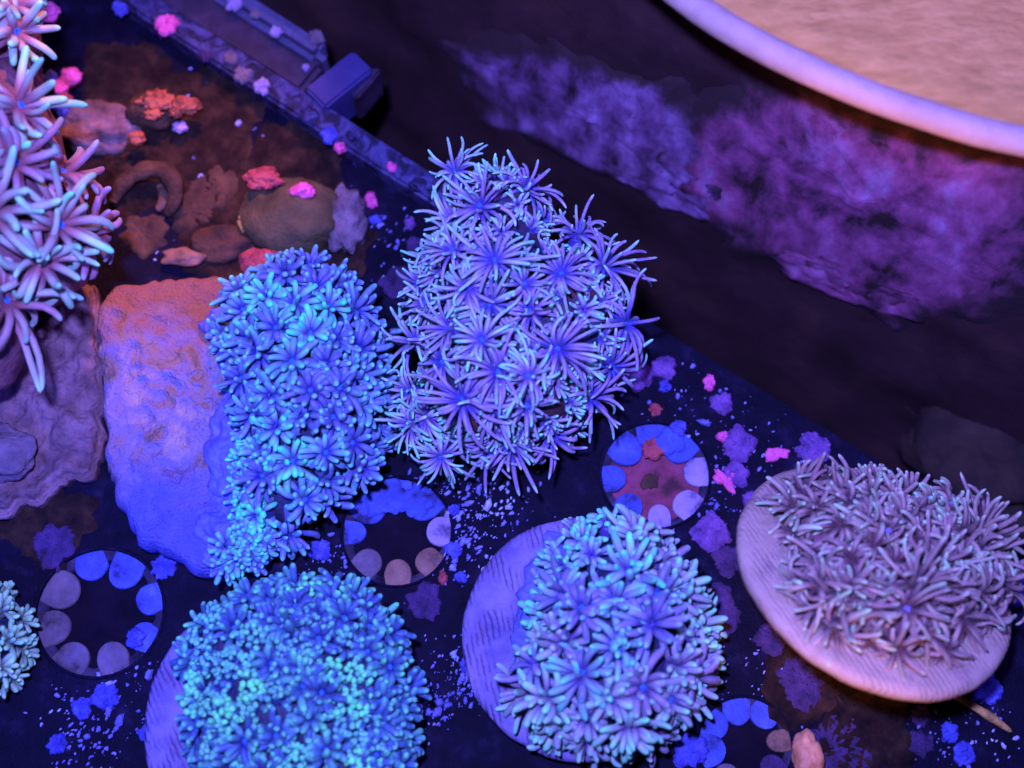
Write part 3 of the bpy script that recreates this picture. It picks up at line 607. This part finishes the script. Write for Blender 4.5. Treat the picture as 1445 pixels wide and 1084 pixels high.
# ------------------------------------------------------------------ coral colonies
def outline_at(poly, z): return [P(x, y, z) for x, y in poly]
def pillow(root, name, poly, z0, z1, mat, U=150, rings=34, edge=.12, disp=None, wob=.03):
    """closed stone slab: outline at z0 rising to a bumpy top at z1"""
    pts = outline_at(poly, z1); n = len(pts); c = sum(pts, Vector())/n; ol = []
    for i in range(U):
        t = i/U*n; k = int(t); u = t-k; p0, p1, p2, p3 = pts[(k-1) % n], pts[k % n], pts[(k+1) % n], pts[(k+2) % n]
        q = .5*((2*p1)+(p2-p0)*u+(2*p0-5*p1+4*p2-p3)*u*u+(3*p1-p0-3*p2+p3)*u**3)
        q = q+(q-c).normalized()*wob*fbm(q*3, 4)*2; ol.append(q)
    v = []; f = []
    levels = [(1.0, z0), (1.02, z0+(z1-z0)*.3), (1.015, z0+(z1-z0)*.65), (1.0, z1-edge)]
    for q, z in levels:
        for p in ol: x = c+(p-c)*(q+.012*fbm(Vector((p.x*3, p.y*3, z*4)), 3)); v.append((x.x, x.y, z))
    for j in range(1, rings):
        q = 1-j/rings; r_ = min(1, (1-q)/.10)
        for p in ol:
            x = c+(p-c)*q; z = z1-edge*(1-math.sqrt(max(0, 1-(1-r_)**2)))
            if disp: z += disp(x)*r_
            v.append((x.x, x.y, z))
    v.append((c.x, c.y, z1+(disp(c) if disp else 0)))
    LV = len(levels)+rings-1
    for j in range(LV-1):
        for i in range(U): f.append((j*U+i, j*U+(i+1) % U, (j+1)*U+(i+1) % U, (j+1)*U+i))
    for i in range(U): f.append(((LV-1)*U+i, (LV-1)*U+(i+1) % U, len(v)-1))
    v = [tuple(loc_of(root, x)) for x in v]
    return obj(name, mesh(name, v, f), mat, root)
def disc_mesh(r, th):
    v = []; f = []; K = 120
    prof = [(.0, -th), (.93*r, -th), (r*.985, -th+.04), (r, -th*.5), (r*.995, -.05), (r*.965, -.008), (r*.93, .0), (r*.6, .004), (r*.3, .004)]
    for a, z in prof[1:]:
        for k in range(K):
            q = 2*math.pi*k/K; e = a*(1+.012*fbm(Vector((math.cos(q)*3, math.sin(q)*3, z*3+r)), 4)*(a > .9*r)); v.append((math.cos(q)*e, math.sin(q)*e, z+.012*noise.noise(Vector((math.cos(q)*4, math.sin(q)*4, a*5)))))
    n = len(prof)-1
    for s in range(n-1):
        for k in range(K): f.append((s*K+k, s*K+(k+1) % K, (s+1)*K+(k+1) % K, (s+1)*K+k))
    f.append(tuple((n-1)*K+k for k in range(K))); f.append(tuple(reversed(range(K))))
    return mesh('plug_disc', v, f)
def stem_mesh(r, h):
    v = []; f = []; K = 24
    for a, z in ((r, 0), (r*.95, -h*.3), (r*.8, -h), (.01, -h)):
        for k in range(K): v.append((math.cos(2*math.pi*k/K)*a, math.sin(2*math.pi*k/K)*a, z))
    for s in range(3):
        for k in range(K): f.append((s*K+k, s*K+(k+1) % K, (s+1)*K+(k+1) % K, (s+1)*K+k))
    return mesh('plug_stem', v, f)
Z = Vector((0, 0, 1))
def axis_of(n, up=.5, jit=.12):
    return (n+Z*up+Vector((random.gauss(0, jit), random.gauss(0, jit), 0))).normalized()

# --- A: the tall lavender colony in the middle
rootA = thing('coral_colony', 'tall lavender flowerpot coral with long thin tentacles in the centre', 'coral', P(725, 540, 0))
LA = [Lump(P(725, 520, .95), (1.16, 1.08, 1.0)), Lump(P(695, 395, 1.25), (.86, .95, 1.0)), Lump(P(795, 450, 1.3), (.72, .92, .75)), Lump(P(700, 310, 1.4), (.55, .55, .7))]
lump_mesh(rootA, 'colony_base', LA, M['tissuemix'], .1, .96)
heroes = [(743, 266, 50, .1), (698, 367, 52, .25), (792, 386, 44, .1), (853, 374, 58, .1), (882, 457, 64, .0), (787, 492, 54, .05), (864, 518, 54, .05), (703, 525, 54, .1), (653, 564, 62, .05), (722, 626, 52, .05), (780, 616, 54, .0), (624, 511, 48, .25), (585, 480, 40, .35), (636, 463, 44, .2), (600, 427, 40, .4), (691, 429, 48, .25), (677, 290, 44, .1), (643, 314, 44, .5), (641, 242, 40, .5), (744, 573, 40, .3), (834, 562, 52, .05), (816, 329, 44, .1), (766, 310, 40, .05), (638, 352, 36, .3), (608, 368, 36, .5), (590, 400, 34, .5), (748, 439, 34, .0), (640, 622, 52, .4), (600, 590, 44, .5), (576, 554, 38, .5), (578, 600, 36, .6), (622, 645, 36, .6), (660, 405, 38, .4), (740, 400, 36, .4), (700, 575, 40, .4), (680, 480, 40, .4), (745, 530, 36, .6), (690, 640, 44, .2)]
takenA = []
for (x, y, r, teal) in heroes:
    p, n = first_hit(LA, x, y+4); st = random.uniform(.16, .42)
    ax = axis_of(n, 1.0, .16); pos = p+ax*st*.9; pos = P(x, y, pos.z)
    kk = (pos-CAM).length/20
    fo = 1.2
    place_polyp(rootA, pos, ax, V_A, mouth_r=.5, n=random.randint(25, 31), length=r/100*kk*fo, rad=.0275*(r/50)**.35, disc=.085, e_in=54, e_out=6, bend=random.choice((-85, -60, -40, -70, -20)), stalk=st, teal=teal, jit=.13, ljit=.2, flow=(random.gauss(0, .5), random.gauss(0, .5), -.15), flowk=.45, r=random)
    takenA.append((p, .26))
for p, n in scatter(LA, .35, takenA, lambda p, n: p.z > .45 and n.z > -.45):
    ax = axis_of(n, .25, .2); st = .10
    place_polyp(rootA, p+ax*.02, ax, V_A, mouth=None, n=18, length=random.uniform(.18, .28), rad=.026, disc=.07, e_in=75, e_out=30, bend=-30, stalk=st, teal=random.choice((.4, .6, .8, .9)) if p.x < .3 else random.choice((.2, .5, .8)), jit=.2)

# --- B: limestone slab with a colony on its right half
rootB = thing('coral_colony', 'violet coral with teal tips growing on a broken limestone slab', 'coral', P(330, 600, 0))
slabpoly = [(138, 425), (175, 400), (235, 392), (300, 388), (360, 400), (440, 420), (500, 500), (505, 600), (460, 690), (385, 745), (330, 795), (300, 803), (240, 782), (188, 752), (158, 690), (147, 620), (142, 540), (137, 480)]
pits = [(P(random.uniform(160, 330), random.uniform(430, 740), .6), random.uniform(.07, .21)) for _ in range(30)]
def slab_disp(x):
    z = .05*fbm(x*1.3, 5)+.035*fbm(x*7, 5)
    for c, r in pits:
        d = math.hypot(x.x-c.x, x.y-c.y)/r
        if d < 1.8: kq = .5+.9*noise.noise(x*4+c); z += .045*kq*math.exp(-((d-1)/.3)**2)-.06*math.exp(-(d/.6)**2)
    return z
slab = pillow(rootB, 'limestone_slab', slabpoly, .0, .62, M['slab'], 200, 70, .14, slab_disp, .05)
qB = Matrix.Rotation(R(10), 3, 'Z').to_quaternion()
LB = [Lump(P(440, 545, .75), (.82, 1.38, .85), qB), Lump(P(412, 455, .75), (.78, .6, .7)), Lump(P(405, 680, .62), (.42, .62, .5), qB), Lump(P(482, 540, .6), (.42, .85, .65))]
lump_mesh(rootB, 'colony_base', LB, M['tissue'], .08, .97)
# living skin creeping over the slab, left of the polyps
LBs = [Lump(P(345, 470, .66), (.5, .7, .25), qB), Lump(P(352, 630, .66), (.55, 1.1, .25), Matrix.Rotation(R(4), 3, 'Z').to_quaternion()), Lump(P(335, 745, .52), (.55, .55, .3))]
lump_mesh(rootB, 'living_skin', LBs, M['skirt'], .15, 1.0, 110, 60, 3.2, 6)
polyB = [(297, 376), (312, 442), (335, 517), (368, 570), (366, 615), (352, 677), (350, 730), (319, 765), (305, 820), (359, 790), (403, 756), (448, 732), (518, 672), (540, 630), (556, 561), (549, 465), (512, 424), (476, 372), (408, 370), (341, 372)]
cnt = 0
for p, n in scatter(LB, .32, [], lambda p, n: p.z > .3 and n.z > -.4 and (inpoly(*proj(p), polyB) or n.z < .05)):
    ax = axis_of(n, .6, .2); st = random.uniform(.10, .24); x, y = proj(p)
    big = random.random()
    teal = random.choice((0, .1, .3, .6, .95)) if x > 330 else .6
    if x > 480: teal *= .35
    place_polyp(rootB, p+ax*st, ax, V_B, mouth=('mouth' if big > .35 else None), mouth_r=.55, n=random.randint(19, 24), length=.25+.13*big, rad=.042, disc=.08, e_in=58, e_out=2, bend=random.choice((15, -25, -50)), prof='fat', stalk=st, teal=teal, jit=.10, tealspread=.12)
for p, n in scatter(LBs, .17, [], lambda p, n: p.z > .5 and n.z > .3 and proj(p)[0] > 345-.04*(proj(p)[1]-500)):
    place_polyp(rootB, p+n*.05, axis_of(n, .2, .2), V_B, mouth=None, n=14, length=.16, rad=.032, disc=.05, e_in=70, e_out=25, bend=-10, prof='fat', stalk=.1, teal=random.choice((.2, .8)))
for x, y in [(320, 770), (335, 785), (352, 770), (318, 795), (345, 750), (372, 760)]:
    p, n = first_hit(LBs, x, y); place_polyp(rootB, p+n*.08, axis_of(n, .1, .1), V_B, mouth=None, n=16, length=.22, rad=.036, disc=.06, e_in=60, e_out=10, bend=-20, prof='fat', stalk=.15, teal=.3)

# --- C: dense bead-tipped colony at the bottom left
rootC = thing('coral_colony', 'dense teal bead tipped coral on a disc at the bottom left edge', 'coral', P(395, 1000, 0))
cC = P(388, 1015, .62)
o = obj('plug_disc', disc_mesh(1.72, .34), M['ceramic'], rootC, loc_of(rootC, cC)); o.rotation_euler = (R(-3), R(-4), .3)
obj('plug_stem', stem_mesh(.5, .7), M['ceramic'], o, Vector((0, 0, -.3)))
LC = [Lump(P(422, 980, .74), (1.28, 1.32, .58)), Lump(P(398, 928, .72), (1.16, .62, .46)), Lump(P(450, 1070, .72), (1.02, .9, .55)), Lump(P(395, 1040, .7), (.9, 1.0, .45))]
lump_mesh(rootC, 'colony_base', LC, M['tissue'], .08, .98)
polyC = [(236, 850), (300, 815), (400, 805), (515, 810), (560, 860), (582, 950), (578, 1050), (570, 1200), (290, 1200), (280, 1060), (262, 1000), (246, 940)]
for p, n in scatter(LC, .23, [], lambda p, n: p.z > .55 and n.z > -.2 and (inpoly(*proj(p), polyC) or n.z < 0), 14000):
    x, y = proj(p); opened = random.random() > .50 or x > 510
    ax = axis_of(n, .5, .15); st = random.uniform(.06, .16)
    if opened:
        place_polyp(rootC, p+ax*st, ax, V_C, mouth='mouth', mouth_r=.6, n=18, length=random.uniform(.24, .32), rad=.044, disc=.075, e_in=58, e_out=8, bend=-25, prof='fat', stalk=st, teal=random.choice((.0, .1, .25)), jit=.08)
    else:
        place_polyp(rootC, p+ax*st*.4, ax, V_C, mouth=None, n=19, length=random.uniform(.16, .22), rad=.04, disc=.12, e_in=82, e_out=42, bend=5, prof='bead', stalk=st, teal=random.choice((.0, .15, .3, .6, .95)) if x < 520 else .1, jit=.16, tealspread=.12)

# --- D: ceramic disc with a colony, bottom centre
rootD = thing('coral_colony', 'periwinkle coral on a ribbed violet ceramic disc at the bottom centre', 'coral', P(820, 900, 0))
cD = P(822, 898, .55)
o = obj('plug_disc', disc_mesh(1.58, .32), M['ceramic'], rootD, loc_of(rootD, cD)); o.rotation_euler = (R(2), R(-3), 0)
obj('plug_stem', stem_mesh(.5, .6), M['ceramic'], o, Vector((0, 0, -.3)))
qD = Matrix.Rotation(R(6), 3, 'Z').to_quaternion()
LD = [Lump(P(868, 900, .8), (.82, 1.15, .8), qD), Lump(P(862, 815, .7), (.66, .55, .6)), Lump(P(842, 965, .75), (.8, .55, .72)), Lump(P(905, 900, .65), (.58, .9, .68))]
lump_mesh(rootD, 'colony_base', LD, M['tissue'], .08, .97)
LDs = [Lump(P(768, 850, .55), (.3, 1.05, .16), Matrix.Rotation(R(-16), 3, 'Z').to_quaternion())]
lump_mesh(rootD, 'living_skin', LDs, M['skirt'], .15, 1.0, 90, 40, 3.5, 6)
polyD = [(785, 735), (815, 705), (870, 718), (905, 740), (962, 770), (993, 810), (990, 870), (1002, 940), (985, 985), (955, 1060), (880, 1090), (800, 1080), (750, 1040), (695, 1020), (715, 985), (722, 900), (755, 830), (775, 780)]
for p, n in scatter(LD, .34, [], lambda p, n: p.z > .45 and n.z > -.45 and (inpoly(*proj(p), polyD) or n.z < .0)):
    x, y = proj(p); ax = axis_of(n, .5, .22); st = random.uniform(.08, .24); small = y < 830 and x < 870
    low = y > 960
    place_polyp(rootD, p+ax*st, ax, V_D2 if (low or x > 940 or random.random() < .25) else V_D, mouth=('mouth' if random.random() > .4 and not small else None), mouth_r=.55, n=random.randint(19, 23), length=random.uniform(.2, .27) if small else random.uniform(.32, .48), rad=.038 if small else .046, disc=.09, e_in=60, e_out=4, bend=random.choice((0, -30, -55)), prof='fat', stalk=st, teal=(random.choice((.5, .9)) if small else random.choice((.0, .1, .3, .5, .7))), jit=.14, flow=(.2, -.3, 0) if low else None, flowk=.9 if low else 0)

# --- E: tilted pale disc at the right with a dusky, wind-swept colony
rootE = thing('coral_colony', 'dusky lavender coral with messy tentacles on a tilted pale disc at the right', 'coral', P(1235, 830, 0))
cE = P(1238, 805, 1.35)
vE = (cE-CAM).normalized()
tdir = (RT*.55+UP*.83).normalized()
nE = (-vE*math.cos(R(47))+tdir*math.sin(R(47))).normalized()
qE = nE.to_track_quat('Z', 'Y')
o = obj('plug_disc', disc_mesh(1.82, .24), M['ceramicpale'], rootE, loc_of(rootE, cE), qE)
obj('plug_stem', stem_mesh(.55, 1.1), M['ceramicpale'], o, Vector((0, 0, -.28)))
mE = qE.to_matrix(); xl = (RT-nE*RT.dot(nE)).normalized(); yl = nE.cross(xl); fE = Matrix((xl, yl, nE)).transposed().to_quaternion()
def onE(px, py, h):
    d = ray(px, py); q = cE+nE*h; return CAM+d*((q-CAM).dot(nE)/d.dot(nE))
LE = [Lump(onE(1262, 775, .12), (1.2, .92, .40), fE), Lump(onE(1168, 742, .08), (.5, .55, .32), fE), Lump(onE(1338, 788, .08), (.62, .85, .38), fE), Lump(onE(1248, 852, .1), (1.0, .55, .3), fE)]
lump_mesh(rootE, 'colony_base', LE, M['tissuered'], .1, .97)
polyE = [(1085, 715), (1125, 682), (1200, 672), (1260, 676), (1320, 684), (1385, 712), (1435, 740), (1445, 800), (1425, 870), (1410, 930), (1330, 915), (1250, 905), (1180, 890), (1125, 850), (1100, 800), (1078, 740)]
for p, n in scatter(LE, .255, [], lambda p, n: (p-cE).dot(nE) > .06 and inpoly(*proj(p), polyE)):
    x, y = proj(p); ax = (n+nE*.1-vE*.5+Vector((random.gauss(0, .3), random.gauss(0, .3), 0))).normalized(); st = random.uniform(.06, .2)
    up = y < 740 and x > 1200
    fl_ = qE.inverted()@(RT*.8-UP*.7)
    small = up
    place_polyp(rootE, p+ax*st, ax, V_E, mouth=('mouthpale' if random.random() > .78 else None), mouth_r=.7, n=random.randint(16, 21), length=random.uniform(.22, .30) if small else random.uniform(.36, .56), rad=.034, disc=.085, e_in=58, e_out=-10, bend=random.choice((-95, -70, -40, 10)), stalk=st, teal=(.55 if up and x > 1300 else random.choice((0, .05, .1, .3))), jit=.24, ljit=.22, flow=(random.gauss(.4, .4), random.gauss(-.4, .4), -.3), flowk=.9)

# --- F: big near colony at the top left, out of focus
rootF = thing('coral_colony', 'large mauve coral with thick tentacles rising close at the top left corner', 'coral', P(-40, 420, 0))
LF = [Lump(P(-30, 250, 2.2), (1.1, 1.7, 1.6)), Lump(P(20, 330, 2.0), (1.0, 1.0, 1.3)), Lump(P(-10, 60, 2.4), (.6, .8, 1.2)), Lump(P(-60, 470, 1.8), (.9, .9, 1.2))]
lump_mesh(rootF, 'colony_base', LF, M['tissuered'], .12, .97)
for x, y, r, mt, teal in [(22, 45, 62, V_F, .5), (28, 150, 80, V_F, .6), (88, 245, 84, V_Fr, .25), (84, 318, 92, V_F, .55), (8, 425, 100, V_F, .25), (-12, 300, 80, V_F, .4), (60, 370, 70, V_F, .5), (20, 230, 70, V_Fr, .3), (125, 330, 66, V_Fr, .0), (20, 5, 50, V_F, .5)]:
    p, n = first_hit(LF, x, y); ax = (n*.7+Z*.5+Vector((.25, -.1, 0))).normalized(); pos = P(x, y, p.z+.3); kk = (pos-CAM).length/20
    place_polyp(rootF, pos, ax, mt, mouth_r=.6, n=random.randint(16, 20), length=r/100*kk*.98, rad=.060*kk, disc=.13, e_in=55, e_out=2, bend=random.choice((-35, -60, 0)), stalk=.6, stalk_r=.14, teal=teal, jit=.16, tealspread=.15)

# --- G: greenish colony cut by the left edge
rootG = thing('coral_colony', 'small pale green coral cut off by the left edge', 'coral', P(-20, 905, 0))
LG = [Lump(P(-35, 905, .4), (.55, .6, .55))]
lump_mesh(rootG, 'colony_base', LG, M['tissue'], .06)
for p, n in scatter(LG, .22, [], lambda p, n: n.z > -.1):
    place_polyp(rootG, p+n*.1, axis_of(n, .2), V_G, mouth=None, n=16, length=.24, rad=.036, disc=.06, e_in=65, e_out=15, bend=-20, prof='fat', stalk=.12, teal=.6)

# ------------------------------------------------------------------ rubble and bits
rk = thing('live_rock', 'dull brown and violet rock left of the limestone slab', 'rock', P(40, 560, 0))
pillow(rk, 'stone', [(-90, 400), (0, 385), (70, 380), (120, 400), (135, 470), (132, 560), (135, 640), (110, 670), (60, 690), (20, 712), (-60, 700)], 0, .5, M['rockbrown'], 120, 40, .25, lambda x: .22*fbm(x*1.4, 5)+.05*fbm(x*5, 3), .09)
pk = thing('rock_chip', 'flat pinkish chip lying on the brown rock at the left edge', 'rock', P(10, 640, .7))
pebble(pk, 'stone', P(5, 640, .62), (.42, .36, .16), M['greymauve'], 4, .3, 24, 14)
sn = thing('rubble_stone', 'olive rounded stone with pink crust patches above the slab colony', 'stone', P(425, 310, 0))
pebble(sn, 'stone', P(412, 305, .15), (.72, .60, .42), M['olive'], 5, .22, 34, 20)
for x, y, r, m_ in [(372, 252, .22, 'red'), (425, 270, .15, 'pink')]:
    pebble(sn, 'coralline_patch', P(x, y, .5), (r*1.15, r*.75, .09), M[m_], x, .5, 20, 12, fr=1.6)
g2 = thing('rubble_stone', 'grey mauve frilled stone beside the olive one', 'stone', P(490, 305, 0))
pebble(g2, 'stone', P(488, 312, .1), (.30, .50, .26), M['greymauve'], 8, .35, 30, 18, fr=2.6)
rr_ = thing('rubble_stone', 'small brick red stone touching the top of the slab colony', 'stone', P(367, 368, 0))
pebble(rr_, 'stone', P(367, 371, .5), (.27, .22, .2), M['red'], 11, .3, 20, 12)
orr = thing('rubble_stone', 'dark stone with jagged orange crust under the top left rail', 'stone', P(230, 155, 0))
pebble(orr, 'stone', P(215, 158, .1), (.42, .3, .3), M['brown'], 14, .3, 24, 14)
for x, y, r, ec in [(222, 143, .17, 1.4), (262, 148, .16, 1.3), (216, 162, .10, 1.2), (248, 160, .08, 1)]:
    pebble(orr, 'orange_crust', P(x, y, .38), (r*ec, r*.8, .07), M['orange'], x*.3, .6, 22, 12, fr=2.2)
pebble(orr, 'orange_crust', P(254, 180, .2), (.11, .09, .06), M['lilacfilm'], 3.3, .5, 18, 10)
o1 = thing('rubble_stone', 'tiny orange red lump right of the near coral', 'stone', P(193, 195, 0)); pebble(o1, 'stone', P(193, 195, .3), (.13, .11, .1), M['orange'], 21, .35)
bmn = thing('rubble_stone', 'mauve brown mound behind the near coral', 'stone', P(140, 180, 0)); pebble(bmn, 'stone', P(135, 185, .0), (.62, .42, .42), M['rockbrown'], 24, .3, 30, 18)
def arc_tube(root, name, pts, r, mat, K=9):
    out = []
    for i in range(len(pts)-1):
        for k in range(6):
            t = k/6; p0 = pts[max(i-1, 0)]; p1 = pts[i]; p2 = pts[i+1]; p3 = pts[min(i+2, len(pts)-1)]
            out.append(.5*((2*p1)+(p2-p0)*t+(2*p0-5*p1+4*p2-p3)*t*t+(3*p1-p0-3*p2+p3)*t**3))
    out.append(pts[-1]); v = []; f = []; n = len(out)
    for i, p in enumerate(out):
        d = (out[min(i+1, n-1)]-out[max(i-1, 0)]).normalized(); s = d.cross(Z).normalized(); u = s.cross(d)
        rr = r*(.25+.75*math.sin(math.pi*min(1, max(0.03, i/(n-1))))**.5)*(1+.3*noise.noise(p*5))
        for k in range(K): a = 2*math.pi*k/K; v.append(tuple(loc_of(root, p+(s*math.cos(a)+u*math.sin(a)*.7)*rr)))
    for i in range(n-1):
        for k in range(K): f.append((i*K+k, i*K+(k+1) % K, (i+1)*K+(k+1) % K, (i+1)*K+k))
    f.append(tuple(range(K))); f.append(tuple((n-1)*K+k for k in range(K)))
    return obj(name, mesh(name, v, f), mat, root)
cu = thing('curled_shell', 'curled brown shell fragment beside the near coral', 'shell', P(215, 270, 0))
arc_tube(cu, 'shell_curve', [P(160, 285, .1), P(175, 258, .2), (P(205, 240, .3)), P(236, 245, .3), P(248, 275, .25), P(235, 305, .1)], .15, M['brown'])
arc_tube(cu, 'shell_lip', [P(225, 262, .05), P(232, 280, .08), P(222, 298, .05)], .08, M['tanfilm'])
tw = thing('flat_shell', 'flat tan shell half buried above the slab', 'shell', P(258, 362, 0)); pebble(tw, 'shell_body', P(258, 364, .1), (.32, .14, .1), M['tanfilm'], 31, .3)
cb = thing('rubble_stone', 'low brown mound between the flat shell and the olive stone', 'stone', P(310, 340, 0)); pebble(cb, 'stone', P(318, 345, .0), (.55, .28, .2), M['brown'], 33, .3, 26, 14)
yb = thing('shell_chip', 'small yellowish chip at the left side of the olive stone', 'shell', P(342, 310, 0)); pebble(yb, 'chip', P(342, 312, .2), (.07, .16, .07), M['stick'], 35, .4)
bp_ = thing('coralline_cluster', 'pink and blue crust lumps against the near coral', 'crust', P(88, 125, 0))
for x, y, r, m_ in [(100, 110, .15, 'pink'), (86, 125, .12, 'pink'), (92, 140, .11, 'red'), (72, 112, .12, 'bluespot'), (82, 146, .13, 'bluespot'), (92, 158, .1, 'bluespot')]:
    pebble(bp_, 'lump', P(x, y, .3), (r, r, .1), M[m_], x, .4, 18, 10)
pt = thing('coralline_lump', 'pink wedge of crust behind the near coral at the top edge', 'crust', P(66, 18, .3)); pebble(pt, 'lump', P(66, 18, .4), (.2, .16, .1), M['pink'], 41, .4)
sh = thing('orange_shell', 'upright orange shell piece at the bottom edge', 'shell', P(1138, 1065, 0)); pebble(sh, 'shell_body', P(1140, 1068, .15), (.2, .34, .16), M['shell'], 43, .25, 24, 16)
tg = thing('twig', 'thin yellow twig below the tilted disc', 'twig', P(1385, 1005, 0))
arc_tube(tg, 'stick', [P(1335, 975, .1), P(1365, 992, .12), P(1395, 1010, .12), P(1428, 1033, .08)], .06, M['stick'])
